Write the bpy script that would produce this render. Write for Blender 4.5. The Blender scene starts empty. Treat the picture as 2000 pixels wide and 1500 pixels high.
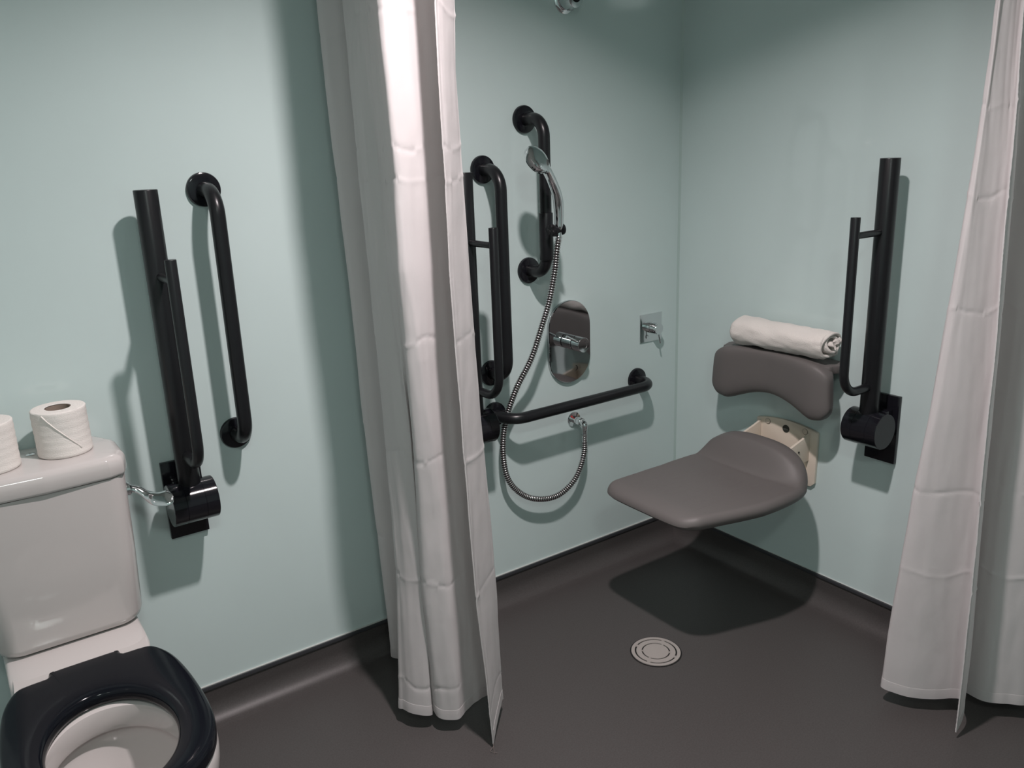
import bpy, bmesh, math, random
from mathutils import Vector, Matrix, noise

S = bpy.context.scene
COL = S.collection
random.seed(7)
PI = math.pi

# ------------------------------------------------------------------ camera
cam_d = bpy.data.cameras.new('camera')
cam = bpy.data.objects.new('camera', cam_d)
COL.objects.link(cam)
cam.location = (-2.14238, -2.04442, 1.43897)
cam.rotation_euler = [math.radians(a) for a in (74.19522, 2.04727, -35.29212)]
cam_d.sensor_width = 36.0
cam_d.lens = 1620.1348 / 2000 * 36
cam_d.clip_start = 0.02
S.camera = cam

# ------------------------------------------------------------------ world, light, exposure
w = bpy.data.worlds.new('world')
S.world = w
w.use_nodes = True
w.node_tree.nodes['Background'].inputs[0].default_value = (0.9, 0.95, 1.0, 1)
w.node_tree.nodes['Background'].inputs[1].default_value = 0.0
S.view_settings.view_transform = 'Standard'
S.view_settings.look = 'None'
S.view_settings.exposure = 0.0
S.view_settings.gamma = 1.0
S.view_settings.use_curve_mapping = False

CEIL = 2.40
LAMP = (-1.31, -1.08)
LAMP2 = (-2.15, -2.55)


def lamp(name, loc, power, size, spread=180, color=(1.0, 0.89, 0.90)):
    ld = bpy.data.lights.new(name, 'AREA')
    ld.shape = 'DISK'
    ld.size = size
    ld.energy = power
    ld.color = color
    ld.spread = math.radians(spread)
    o = bpy.data.objects.new(name, ld)
    COL.objects.link(o)
    o.location = loc
    return o


lamp('downlight_beam', (LAMP[0], LAMP[1], CEIL - 0.012), 27.5, 0.080, 134)
lamp('downlight_beam', (LAMP2[0], LAMP2[1], CEIL - 0.018), 9.5, 0.30, 180, (0.84, 0.98, 0.95))  # unseen second lamp, widened and tinted cool green to fill shadows and curtain folds

# ------------------------------------------------------------------ materials
MATS = {}


def mat(name, col, rough=0.5, metal=0.0, spec=0.5, coat=0.0, coat_rough=0.05, trans=0.0):
    m = bpy.data.materials.new(name)
    m.use_nodes = True
    b = m.node_tree.nodes['Principled BSDF']
    b.inputs['Base Color'].default_value = (*col, 1)
    b.inputs['Roughness'].default_value = rough
    b.inputs['Metallic'].default_value = metal
    b.inputs['Specular IOR Level'].default_value = spec
    b.inputs['Coat Weight'].default_value = coat
    b.inputs['Coat Roughness'].default_value = coat_rough
    MATS[name] = m
    return m


def nodes(m):
    nt = m.node_tree
    return nt, nt.nodes['Principled BSDF']


def add_bump(m, scale, strength, dist=0.001, detail=3, stretch=None, kind='NOISE'):
    nt, b = nodes(m)
    tc = nt.nodes.new('ShaderNodeTexCoord')
    mp = nt.nodes.new('ShaderNodeMapping')
    nt.links.new(tc.outputs['Object'], mp.inputs[0])
    if stretch:
        mp.inputs['Scale'].default_value = stretch
    t = nt.nodes.new('ShaderNodeTexNoise')
    t.inputs['Scale'].default_value = scale
    t.inputs['Detail'].default_value = detail
    nt.links.new(mp.outputs[0], t.inputs['Vector'])
    bp = nt.nodes.new('ShaderNodeBump')
    bp.inputs['Strength'].default_value = strength
    bp.inputs['Distance'].default_value = dist
    nt.links.new(t.outputs['Fac'], bp.inputs['Height'])
    nt.links.new(bp.outputs[0], b.inputs['Normal'])
    return t, mp


def add_mottle(m, c1, c2, scale, detail=4, lo=0.35, hi=0.65):
    nt, b = nodes(m)
    tc = nt.nodes.new('ShaderNodeTexCoord')
    t = nt.nodes.new('ShaderNodeTexNoise')
    t.inputs['Scale'].default_value = scale
    t.inputs['Detail'].default_value = detail
    nt.links.new(tc.outputs['Object'], t.inputs['Vector'])
    r = nt.nodes.new('ShaderNodeValToRGB')
    r.color_ramp.elements[0].position = lo
    r.color_ramp.elements[1].position = hi
    r.color_ramp.elements[0].color = (*c1, 1)
    r.color_ramp.elements[1].color = (*c2, 1)
    nt.links.new(t.outputs['Fac'], r.inputs[0])
    nt.links.new(r.outputs[0], b.inputs['Base Color'])


WALL_C = (0.60, 0.715, 0.70)
m = mat('wall_panel', WALL_C, 0.06, spec=0.45)
add_mottle(m, tuple(c * 0.985 for c in WALL_C), tuple(c * 1.015 for c in WALL_C), 3.0)
m = mat('back_wall_paint', (0.62, 0.58, 0.55), 0.6)
m = mat('ceiling_paint', (0.70, 0.68, 0.65), 0.8)
m = mat('vinyl_floor', (0.070, 0.064, 0.063), 0.42, spec=0.35)
add_mottle(m, (0.061, 0.0555, 0.054), (0.074, 0.068, 0.0665), 260.0, 6)
add_bump(m, 900, 0.25, 0.0005)
mat('cove_cap', (0.045, 0.047, 0.052), 0.35)
mat('silicone', (0.55, 0.58, 0.56), 0.35)
mat('joint_trim', (0.42, 0.54, 0.51), 0.4)
m = mat('rail_coat', (0.011, 0.0115, 0.013), 0.30, spec=0.36)
add_bump(m, 420, 0.12, 0.0004)
m = mat('rail_gloss', (0.009, 0.009, 0.012), 0.13, spec=0.42)
mat('rail_black', (0.006, 0.006, 0.007), 0.45, spec=0.35)
mat('chrome', (0.75, 0.76, 0.77), 0.045, metal=1.0)
mat('dark_chrome', (0.50, 0.50, 0.51), 0.05, metal=1.0)
mat('steel_brushed', (0.44, 0.40, 0.375), 0.42, metal=0.3)
mat('hose_steel', (0.72, 0.70, 0.70), 0.16, metal=1.0)
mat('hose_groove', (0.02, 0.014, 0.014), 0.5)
mat('ceramic', (0.57, 0.54, 0.525), 0.10, spec=0.5, coat=0.3)
mat('seat_black', (0.006, 0.007, 0.010), 0.12, spec=0.17)
m = mat('grey_foam', (0.128, 0.118, 0.114), 0.52, spec=0.35)
add_bump(m, 700, 0.15, 0.0004)
m = mat('seat_foam', (0.128, 0.118, 0.114), 0.50, spec=0.35)
add_bump(m, 700, 0.15, 0.0004)
nt, b = nodes(m)
# shallow front-to-back grooves moulded into the flat of the seat
tc = nt.nodes.new('ShaderNodeTexCoord')
sx = nt.nodes.new('ShaderNodeSeparateXYZ')
nt.links.new(tc.outputs['Object'], sx.inputs[0])


def mth(op, a, b_=None, c=None):
    n = nt.nodes.new('ShaderNodeMath')
    n.operation = op
    for i, v_ in enumerate((a, b_, c)):
        if v_ is None:
            continue
        if hasattr(v_, 'links'):
            nt.links.new(v_, n.inputs[i])
        else:
            n.inputs[i].default_value = v_
    return n.outputs[0]


saw = mth('PINGPONG', sx.outputs['Y'], 0.0145)
line = mth('SUBTRACT', 1.0, mth('MINIMUM', mth('DIVIDE', saw, 0.0024), 1.0))
mk_ = mth('MULTIPLY', mth('LESS_THAN', mth('ABSOLUTE', mth('ADD', sx.outputs['X'], 0.420)), 0.145),
          mth('LESS_THAN', mth('ABSOLUTE', sx.outputs['Y']), 0.125))
mk_ = mth('MULTIPLY', mk_, mth('GREATER_THAN', sx.outputs['Z'], 0.455))
hgt = mth('MULTIPLY', line, mk_)
bp2 = nt.nodes.new('ShaderNodeBump')
bp2.invert = True
bp2.inputs['Strength'].default_value = 0.5
bp2.inputs['Distance'].default_value = 0.0008
nt.links.new(hgt, bp2.inputs['Height'])
old = b.inputs['Normal'].links[0].from_socket
nt.links.new(old, bp2.inputs['Normal'])
nt.links.new(bp2.outputs[0], b.inputs['Normal'])
mat('cream_plastic', (0.72, 0.64, 0.54), 0.4)
mat('cream_cover', (0.62, 0.55, 0.46), 0.35)
mat('dark_logo', (0.035, 0.04, 0.035), 0.4)
mat('logo_mark', (0.22, 0.24, 0.22), 0.4)
mat('black_void', (0.004, 0.004, 0.004), 0.8)
mat('red_dot', (0.45, 0.03, 0.03), 0.3)
mat('blue_dot', (0.03, 0.08, 0.45), 0.3)
m = mat('paper', (0.80, 0.765, 0.725), 0.9, spec=0.1)
add_bump(m, 300, 0.6, 0.0015, stretch=(1, 1, 3))
mat('cardboard', (0.30, 0.24, 0.20), 0.9, spec=0.1)
m = mat('terry', (0.80, 0.755, 0.71), 0.95, spec=0.05)
add_bump(m, 480, 0.9, 0.003, detail=5)
nt, b = nodes(m)
b.inputs['Sheen Weight'].default_value = 0.25
mat('lamp_trim', (0.8, 0.8, 0.8), 0.4)
m = mat('thread', (0.16, 0.13, 0.12), 0.8)
m = mat('water', (0.9, 0.95, 0.95), 0.02)
nodes(m)[1].inputs['Transmission Weight'].default_value = 1.0
nodes(m)[1].inputs['IOR'].default_value = 1.33

# translucent curtain cloth
m = mat('curtain_cloth', (0.82, 0.79, 0.79), 0.45, spec=0.3)
nt, b = nodes(m)
t, mp = add_bump(m, 22, 0.10, 0.01, detail=4)
tr = nt.nodes.new('ShaderNodeBsdfTranslucent')
tr.inputs[0].default_value = (0.86, 0.84, 0.83, 1)
mx = nt.nodes.new('ShaderNodeMixShader')
mx.inputs[0].default_value = 0.42
out = nt.nodes['Material Output']
nt.links.new(b.outputs[0], mx.inputs[1])
nt.links.new(tr.outputs[0], mx.inputs[2])
nt.links.new(mx.outputs[0], out.inputs[0])

m = bpy.data.materials.new('lamp_glow')
m.use_nodes = True
nodes(m)[1].inputs['Emission Color'].default_value = (1, 0.93, 0.86, 1)
nodes(m)[1].inputs['Emission Strength'].default_value = 12
MATS['lamp_glow'] = m


# ------------------------------------------------------------------ helpers
class MB:
    """collects geometry, several materials allowed"""

    def __init__(s):
        s.v = []
        s.f = []
        s.mi = []
        s.cur = 0

    def add(s, vs, fs, mi=None):
        o = len(s.v)
        s.v += [tuple(v) for v in vs]
        s.f += [tuple(i + o for i in f) for f in fs]
        s.mi += [s.cur if mi is None else mi] * len(fs)
        return s

    def loft(s, loops, close=True, cap0=False, cap1=False, mi=None, fan0=False, fan1=False):
        n = len(loops[0])
        vs = [p for l in loops for p in l]
        fs = []
        for i in range(len(loops) - 1):
            for j in range(n if close else n - 1):
                k = (j + 1) % n
                fs.append((i * n + j, i * n + k, (i + 1) * n + k, (i + 1) * n + j))
        if cap0:
            fs.append(tuple(range(n))[::-1])
        if cap1:
            fs.append(tuple(range((len(loops) - 1) * n, len(loops) * n)))
        for flag, base in ((fan0, 0), (fan1, (len(loops) - 1) * n)):
            if flag:
                c = Vector((0, 0, 0))
                for j in range(n):
                    c += Vector(vs[base + j])
                c /= n
                vs.append(tuple(c))
                ci = len(vs) - 1
                for j in range(n):
                    fs.append((base + j, base + (j + 1) % n, ci))
        return s.add(vs, fs, mi)

    def tube(s, pts, r, seg=16, caps=True, mi=None, bev=0.0, squash=None):
        """sweep a circle along pts; r number or list; squash=(axis vector, factor)"""
        P = [Vector(p) for p in pts]
        n = len(P)
        R = r if isinstance(r, (list, tuple)) else [r] * n
        T = []
        for i in range(n):
            a = P[max(i - 1, 0)]
            b_ = P[min(i + 1, n - 1)]
            T.append((b_ - a).normalized())
        up = Vector((0, 0, 1)) if abs(T[0].z) < 0.9 else Vector((1, 0, 0))
        N = (up - T[0] * up.dot(T[0])).normalized()
        loops = []
        for i in range(n):
            N = (N - T[i] * N.dot(T[i])).normalized()
            B = T[i].cross(N)
            loops.append([P[i] + (N * math.cos(2 * PI * k / seg) + B * math.sin(2 * PI * k / seg)) * R[i]
                          for k in range(seg)])
        if bev and caps:
            def ring(i, off, rr):
                c = P[i] + T[i] * off
                return [c + (q - P[i]) * rr for q in loops[i]]
            f = (R[0] - bev) / R[0]
            g = (R[-1] - bev) / R[-1]
            first = [ring(0, 0, f), ring(0, bev * 0.3, 1 - (1 - f) * 0.3)]
            l0 = ring(0, bev, 1)
            last = [ring(n - 1, -bev, 1), ring(n - 1, -bev * 0.3, 1 - (1 - g) * 0.3), ring(n - 1, 0, g)]
            loops = first + [l0] + loops[1:-1] + last
        return s.loft(loops, cap0=caps, cap1=caps, mi=mi)

    def lathe(s, prof, origin, axis, seg=40, mi=None, arc=None, cap=True):
        """prof: list of (r, h) along axis"""
        A = Vector(axis).normalized()
        up = Vector((0, 0, 1)) if abs(A.z) < 0.9 else Vector((1, 0, 0))
        N = (up - A * up.dot(A)).normalized()
        B = A.cross(N)
        O = Vector(origin)
        loops = [[O + A * h + (N * math.cos(2 * PI * k / seg) + B * math.sin(2 * PI * k / seg)) * max(r, 1e-5)
                  for k in range(seg)] for r, h in prof]
        return s.loft(loops, cap0=cap, cap1=cap, mi=mi)

    def box(s, lo, hi, bev=0.0, mi=None, segs=2):
        bm = bmesh.new()
        bmesh.ops.create_cube(bm, size=1)
        lo, hi = Vector(lo), Vector(hi)
        for v in bm.verts:
            v.co = Vector([lo[i] + (v.co[i] + 0.5) * (hi[i] - lo[i]) for i in range(3)])
        if bev:
            bmesh.ops.bevel(bm, geom=bm.edges[:] , offset=bev, segments=segs, profile=0.6, affect='EDGES')
        s.from_bm(bm, mi)
        return s

    def from_bm(s, bm, mi=None):
        bm.verts.index_update()
        s.add([v.co.copy() for v in bm.verts], [[v.index for v in f.verts] for f in bm.faces], mi)
        bm.free()

    def prism(s, outline, depth_vec, bev=0.0, mi=None):
        """outline: list of 3D points (planar), extruded by depth_vec"""
        bm = bmesh.new()
        vs = [bm.verts.new(p) for p in outline]
        f = bm.faces.new(vs)
        r = bmesh.ops.extrude_face_region(bm, geom=[f])
        nv = [g for g in r['geom'] if isinstance(g, bmesh.types.BMVert)]
        bmesh.ops.translate(bm, verts=nv, vec=Vector(depth_vec))
        bmesh.ops.recalc_face_normals(bm, faces=bm.faces[:])
        if bev:
            bm.edges.ensure_lookup_table()
            es = [e for e in bm.edges if len(e.link_faces) == 2 and
                  e.link_faces[0].normal.angle(e.link_faces[1].normal) > 0.6]
            bmesh.ops.bevel(bm, geom=es, offset=bev, segments=2, profile=0.6, affect='EDGES')
        s.from_bm(bm, mi)
        return s

    def build(s, name, mats, parent=None, angle=35, recalc=True, sub=0, merge=0.0):
        me = bpy.data.meshes.new(name)
        me.from_pydata(s.v, [], s.f)
        if not isinstance(mats, (list, tuple)):
            mats = [mats]
        for q in mats:
            me.materials.append(MATS[q])
        for i, p in enumerate(me.polygons):
            p.material_index = s.mi[i]
            p.use_smooth = True
        if recalc or merge:
            bm = bmesh.new()
            bm.from_mesh(me)
            if merge:
                bmesh.ops.remove_doubles(bm, verts=bm.verts[:], dist=merge)
            if recalc:
                bmesh.ops.recalc_face_normals(bm, faces=bm.faces[:])
            bm.to_mesh(me)
            bm.free()
        me.set_sharp_from_angle(angle=math.radians(angle))
        o = bpy.data.objects.new(name, me)
        COL.objects.link(o)
        if parent:
            o.parent = parent
        if sub:
            md = o.modifiers.new('sub', 'SUBSURF')
            md.levels = sub
            md.render_levels = sub
        return o


def thing(name, loc, label, cat, group=None, rot=(0, 0, 0)):
    o = bpy.data.objects.new(name, None)
    o.empty_display_size = 0.05
    COL.objects.link(o)
    o.location = loc
    o.rotation_euler = rot
    tag(o, label, cat, group)
    return o


def tag(o, label, cat, group=None):
    o['label'] = label
    o['category'] = cat
    if group:
        o['group'] = group
    return o


def struct(o):
    o['kind'] = 'structure'
    return o


def copy_tree(o, parent=None):
    c = o.copy()
    COL.objects.link(c)
    if parent:
        c.parent = parent
    for ch in [x for x in COL.objects if x.parent == o]:
        copy_tree(ch, c)
    return c


def fillet(pts, rad, n=10):
    """polyline with rounded corners"""
    P = [Vector(p) for p in pts]
    R = rad if isinstance(rad, (list, tuple)) else [rad] * len(P)
    res = [P[0]]
    for i in range(1, len(P) - 1):
        a, b_, c = P[i - 1], P[i], P[i + 1]
        u = (a - b_).normalized()
        v = (c - b_).normalized()
        ang = u.angle(v)
        t = R[i] / math.tan(ang / 2)
        p0 = b_ + u * t
        p1 = b_ + v * t
        cen = b_ + (u + v).normalized() * (R[i] / math.sin(ang / 2))
        for k in range(n + 1):
            s_ = k / n
            a0 = p0 - cen
            a1 = p1 - cen
            om = a0.angle(a1)
            q = a0 * (math.sin((1 - s_) * om) / math.sin(om)) + a1 * (math.sin(s_ * om) / math.sin(om))
            res.append(cen + q)
    res.append(P[-1])
    return res


def catmull(pts, n=8):
    P = [Vector(p) for p in pts]
    P = [P[0] * 2 - P[1]] + P + [P[-1] * 2 - P[-2]]
    out_ = []
    for i in range(1, len(P) - 2):
        for k in range(n):
            t = k / n
            a, b_, c, d = P[i - 1], P[i], P[i + 1], P[i + 2]
            out_.append(0.5 * ((2 * b_) + (c - a) * t + (2 * a - 5 * b_ + 4 * c - d) * t * t
                               + (-a + 3 * b_ - 3 * c + d) * t ** 3))
    out_.append(P[-2])
    return out_


def resample(P, d):
    P = [Vector(p) for p in P]
    L = [0]
    for i in range(1, len(P)):
        L.append(L[-1] + (P[i] - P[i - 1]).length)
    n = max(2, int(round(L[-1] / d)))
    out_ = []
    j = 0
    for k in range(n + 1):
        s_ = L[-1] * k / n
        while j < len(L) - 2 and L[j + 1] < s_:
            j += 1
        t = (s_ - L[j]) / max(1e-9, L[j + 1] - L[j])
        out_.append(P[j].lerp(P[j + 1], t))
    return out_


def interp(x, xs, ys):
    if x <= xs[0]:
        return ys[0]
    for i in range(1, len(xs)):
        if x <= xs[i]:
            t = (x - xs[i - 1]) / (xs[i] - xs[i - 1])
            return ys[i - 1] * (1 - t) + ys[i] * t
    return ys[-1]


def sstep(a, b_, x):
    t = min(1, max(0, (x - a) / (b_ - a)))
    return t * t * (3 - 2 * t)


# ------------------------------------------------------------------ room shell
XL, XR, YB, YF = -2.60, 0.0, 0.0, -3.45     # inner faces
T = 0.12


def wall(name, lo, hi, m_):
    o = MB().box(lo, hi).build(name, m_, angle=30)
    return struct(o)


PB = 0.100     # lower edge of the wall panels
struct(wall('wall_back', (XL - T, YB, 0), (XR + T, YB + T, CEIL), 'wall_panel'))
struct(wall('wall_right', (XR, YF - T, 0), (XR + T, YB, CEIL), 'wall_panel'))
struct(wall('wall_left', (XL - T, YF - T, 0), (XL, YB, CEIL), 'wall_panel'))
struct(wall('wall_front', (XL, YF - T, 0), (XR, YF, CEIL), 'wall_panel'))
struct(wall('ceiling', (XL - T, YF - T, CEIL), (XR + T, YB + T, CEIL + 0.1), 'ceiling_paint'))

# floor with coved edge as one sheet of vinyl
CR = 0.055


def cove_profile():
    pr = []
    for k in range(11):
        a = PI / 2 * k / 10
        pr.append((CR - CR * math.sin(a) + 0.0035, CR - CR * math.cos(a)))
    pr.append((0.0035, PB - 0.010))
    return pr      # (distance from wall, z)


fl = MB()
prof = cove_profile()
loops = []
for d, z in prof:
    loops.append([(XL + d, YF + d, z), (XR - d, YF + d, z), (XR - d, YB - d, z), (XL + d, YB - d, z)])
fl.loft(loops)
fl.add(loops[0], [(0, 1, 2, 3)])
fl.add([(XL, YF, -0.08), (XR, YF, -0.08), (XR, YB, -0.08), (XL, YB, -0.08)], [(0, 3, 2, 1)])
floor = struct(fl.build('floor', 'vinyl_floor', angle=30, recalc=False))

# capping strip and silicone bead above the cove
for side, (lo, hi) in {
    'back': ((XL, YB - 0.0075, PB - 0.0115), (XR, YB, PB - 0.001)),
    'right': ((XR - 0.0075, YF, PB - 0.0115), (XR, YB, PB - 0.001)),
    'left': ((XL, YF, PB - 0.0115), (XL + 0.0075, YB, PB - 0.001)),
}.items():
    cap = struct(MB().box(lo, hi, 0.001).build('baseboard_' + side, 'cove_cap', angle=30))
beads = {'trim_1': ((XL, YB - 0.0045, PB - 0.001), (XR, YB, PB + 0.0022)),
         'trim_2': ((XR - 0.003, YF, PB - 0.001), (XR, YB, PB + 0.001)),
         }
for n_, (lo, hi) in beads.items():
    struct(MB().box(lo, hi, 0.0008).build(n_, 'silicone', angle=30))
# internal corner joint
c_ = MB()
c_.prism([(XR, YB, PB), (XR - 0.006, YB, PB), (XR, YB - 0.006, PB)], (0, 0, CEIL - PB))
struct(c_.build('trim_3', 'joint_trim', angle=30))


# ------------------------------------------------------------------ downlights
def downlight(x, y, label, k=1.0):
    t = thing('downlight', (x, y, CEIL), label, 'light')
    t.scale = (k, k, 1)
    MB().lathe([(0.052, 0), (0.052, -0.006), (0.046, -0.009), (0.041, -0.008), (0.040, 0)],
               (0, 0, 0), (0, 0, 1), cap=False).build('trim_ring', 'lamp_trim', t)
    MB().lathe([(0.0399, -0.001), (0.0399, -0.003)], (0, 0, 0), (0, 0, 1)).build('lens', 'lamp_glow', t)
    return t


downlight(LAMP[0], LAMP[1], 'white ceiling downlight above the shower entrance')
downlight(LAMP2[0], LAMP2[1], 'wide round white ceiling lamp behind the camera, unseen, widened for soft fill light', 4.0)


# ------------------------------------------------------------------ grab bars
def flange(mb, c, ax=(0, -1, 0), r=0.0395):
    mb.lathe([(r, 0.0), (r, 0.006), (r - 0.0015, 0.009), (r - 0.005, 0.0105), (0.0185, 0.0115), (0.0182, 0.014)],
             c, ax, seg=56)


def grab_bar(length, loc, label, rot=(0, 0, 0), standoff=0.091, rad=0.058):
    t = thing('grab_bar', loc, label, 'grab bar', None, rot)
    pts = fillet([(0, -0.004, 0), (0, -standoff, 0), (0, -standoff, -length), (0, -0.004, -length)], rad, 14)
    MB().tube(pts, 0.0172, 28).build('rail', 'rail_coat', t, angle=50)
    for z in (0, -length):
        f = MB()
        flange(f, (0, 0, z))
        f.build('flange', 'rail_gloss', t, angle=40)
    return t


grab_bar(0.600, (-1.584, 0, 1.374), 'dark vertical grab bar on wall right of the toilet hinged rail')
grab_bar(0.600, (-0.803, 0, 1.386), 'dark vertical grab bar beside the shower curtain, left of the hand shower')
bar3 = grab_bar(0.439, (-0.651, 0, 1.521), 'short dark vertical grab bar that carries the hand shower', standoff=0.096,
                rad=0.052)
grab_bar(0.600, (-0.798, 0, 0.652), 'dark horizontal grab bar low on wall below the oval shower valve', (0, -PI / 2, 0),
         standoff=0.090)
# shower holder clamped on the short bar
hz = 1.212 - 1.521
yb = -0.096
cl = MB().tube([(0, yb, 1.258 - 1.521), (0, yb, 1.122 - 1.521)], 0.0205, 28, bev=0.001).build('clamp_sleeve', 'rail_coat', bar3)
h = MB()
h.tube([(-0.002, yb - 0.015, hz), (-0.003, yb - 0.040, hz + 0.001)], [0.012, 0.010], 20)
h.lathe([(0.013, -0.017), (0.0165, -0.014), (0.0165, -0.010), (0.0125, -0.008), (0.0125, 0.008)],
        (-0.003, yb - 0.055, hz), (1, 0, 0.12), 28)
h.lathe([(0.012, 0.012), (0.0175, 0.014), (0.0175, 0.019), (0.014, 0.0225)],
        (-0.003, yb - 0.055, hz), (1, 0, 0.12), 28)
h.tube([(-0.012, yb - 0.045, hz), (0.012, yb - 0.045, hz)], 0.007, 14)
h.build('holder_fork', 'rail_coat', bar3)
kn = MB()
for a in (90, 210, 330):
    c = Vector((-0.022, yb - 0.055 + 0.009 * math.cos(math.radians(a)), hz + 0.009 * math.sin(math.radians(a))))
    kn.lathe([(0.0072, -0.006), (0.009, -0.004), (0.009, 0.004), (0.0072, 0.006)], c, (1, 0, 0.12), 18)
kn.lathe([(0.011, -0.005), (0.011, 0.006)], (-0.022, yb - 0.055, hz), (1, 0, 0.12), 24)
kn.build('holder_knob', 'rail_black', bar3)


# ------------------------------------------------------------------ hinged drop-down rails
def hinged_rail(loc, label, rotz=0):
    t = thing('hinged_support_rail', loc, label, 'support rail', 'fold-up support rails on the walls', (0, 0, rotz))
    # origin at wall, plate centre height z=0.64 above floor -> local z is world z
    MB().box((-0.046, -0.013, 0.540), (0.046, 0.0, 0.739), 0.002).build('wall_plate', 'rail_gloss', t)
    k = MB()
    k.box((-0.030, -0.05, 0.610), (0.030, -0.010, 0.700), 0.004)
    k.build('hinge_block', 'rail_gloss', t)
    kn_ = MB()
    kn_.lathe([(0.0495, -0.052), (0.0505, -0.0505), (0.0505, -0.0225), (0.0497, -0.0220), (0.0497, -0.0215),
               (0.0505, -0.0210), (0.0505, 0.0210), (0.0497, 0.0215), (0.0497, 0.0220), (0.0505, 0.0225),
               (0.0505, 0.0505), (0.0495, 0.052)], (0, -0.083, 0.655), (1, 0, 0), 64)
    kn_.build('hinge_drum', 'rail_gloss', t, angle=25)
    MB().tube([(0, -0.083, 0.662), (0, -0.083, 1.383)], 0.0252, 36, bev=0.0015).build('main_tube', 'rail_coat', t)
    pts = fillet([(0, -0.083, 0.775), (0, -0.216, 0.775), (0, -0.216, 1.243)], 0.062, 16)
    MB().tube(pts, 0.0122, 22, bev=0.0008).build('lower_tube', 'rail_coat', t, angle=50)
    MB().tube([(0, -0.083, 1.196), (0, -0.216, 1.196)], 0.0088, 18).build('cross_bar', 'rail_coat', t)
    for z in (0.565, 0.640, 0.715):
        pass
    return t


r1 = hinged_rail((-1.729, 0, 0), 'dark fold-up support rail on the wall right beside the toilet cistern')
r2 = copy_tree(r1)
r2.location = (-0.918, 0, 0)
r2['label'] = 'dark fold-up support rail partly hidden behind the left shower curtain'
r3 = copy_tree(r1)
r3.location = (0, -0.8085, 0)
r3.rotation_euler = (0, 0, -PI / 2)
r3['label'] = 'dark fold-up support rail on the right wall beside the grey shower seat'


# ------------------------------------------------------------------ oval shower valve
def stadium(cx, cz, hw, hh, y, n=24, p=2.0):
    pts = []
    for k in range(n + 1):
        a = PI * k / n
        pts.append((cx + hw * math.cos(a), y, cz + (hh - hw) + hw * math.sin(a)))
    for k in range(n + 1):
        a = PI + PI * k / n
        pts.append((cx + hw * math.cos(a), y, cz - (hh - hw) + hw * math.sin(a)))
    return pts


v = thing('shower_valve', (-0.500, 0, 0.835), 'chrome oval shower valve plate with single round knob', 'shower valve')
pl = MB()
pl.loft([stadium(0, 0, 0.0850, 0.1350, -0.0001), stadium(0, 0, 0.0855, 0.1355, -0.004),
         stadium(0, 0, 0.0850, 0.1350, -0.010), stadium(0, 0, 0.0835, 0.1335, -0.012)], cap0=True, cap1=True)
pl.build('plate', 'dark_chrome', v, angle=30)
kb = MB()
kb.lathe([(0.0235, 0.011), (0.0235, 0.034), (0.0225, 0.035)], (0.003, 0, 0), (0, -1, 0), 48)
kb.build('spindle', 'dark_chrome', v)
MB().lathe([(0.0205, 0.034), (0.0205, 0.040)], (0.003, 0, 0), (0, -1, 0), 40).build('spindle_gap', 'black_void', v)
kb = MB()
kb.lathe([(0.0225, 0.039), (0.0235, 0.040), (0.0235, 0.075), (0.0225, 0.0762), (0.0135, 0.0762), (0.0128, 0.0752),
          (0.0001, 0.0752)], (0.003, 0, 0), (0, -1, 0), 48)
kb.build('knob', 'chrome', v, angle=25)
MB().tube([(-0.012, -0.066, 0.010), (-0.060, -0.066, 0.036)], 0.0042, 14, bev=0.0008).build('lever', 'chrome', v)
# temperature marks low on the plate
mk = MB()
for r_, z_ in ((0.008, -0.090),):
    a0 = [(0.020 + r_ * math.cos(t_), -0.0124, z_ + r_ * 1.1 * math.sin(t_)) for t_ in
          [math.radians(x) for x in range(-80, 81, 16)]]
    mk.tube(a0, 0.0009, 6)
mk.build('dial_mark', 'black_void', v)

# square diverter
q = thing('diverter_valve', (-0.133, 0, 0.8265), 'small square chrome diverter plate with round knob near the corner', 'shower valve')
MB().box((-0.051, -0.004, -0.0495), (0.051, 0, 0.0495), 0.0012).build('plate', 'chrome', q)
MB().lathe([(0.0200, 0.003), (0.0200, 0.014), (0.018, 0.015)], (0, 0, 0), (0, -1, 0), 40).build('spindle', 'chrome', q)
MB().lathe([(0.018, 0.0155), (0.0195, 0.0165), (0.0195, 0.043), (0.0185, 0.044)], (0, 0, 0), (0, -1, 0), 40).build('knob', 'chrome', q)
MB().tube([(0.004, -0.037, -0.016), (0.010, -0.040, -0.052)], 0.0026, 12, bev=0.0006).build('lever', 'dark_chrome', q)
mk = MB()
mk.tube([(-0.020 + 0.006 * math.cos(t_), -0.0044, -0.030 + 0.006 * math.sin(t_)) for t_ in
         [math.radians(x) for x in range(0, 271, 30)]], 0.0007, 6)
mk.build('dial_mark', 'black_void', q)

# ------------------------------------------------------------------ hose outlet, hose, hand shower
oz = 0.561
o_ = thing('shower_outlet', (-0.482, 0, oz), 'chrome wall outlet elbow feeding the shower hose', 'shower outlet')
MB().lathe([(0.0265, 0), (0.0265, 0.002), (0.0245, 0.005), (0.012, 0.006), (0.0115, 0.008)], (0, 0, 0.006), (0, -1, 0), 44).build(
    'wall_flange', 'chrome', o_)
el = MB()
el.tube([(0, -0.005, 0.006), (0, -0.030, 0.006)], 0.0125, 24, bev=0.001)
el.lathe([(0.0145, 0.026), (0.0150, 0.028), (0.0150, 0.040), (0.0140, 0.042)], (0, 0, 0.006), (0, -1, 0), 6)
el.tube(fillet([(0, -0.038, 0.006), (0, -0.056, 0.006), (0, -0.056, -0.012)], 0.010, 8), 0.0108, 22)
el.tube([(0, -0.056, -0.006), (0, -0.056, -0.034)], [0.0095, 0.0088], 20, bev=0.001)
el.build('elbow', 'chrome', o_)
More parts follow.
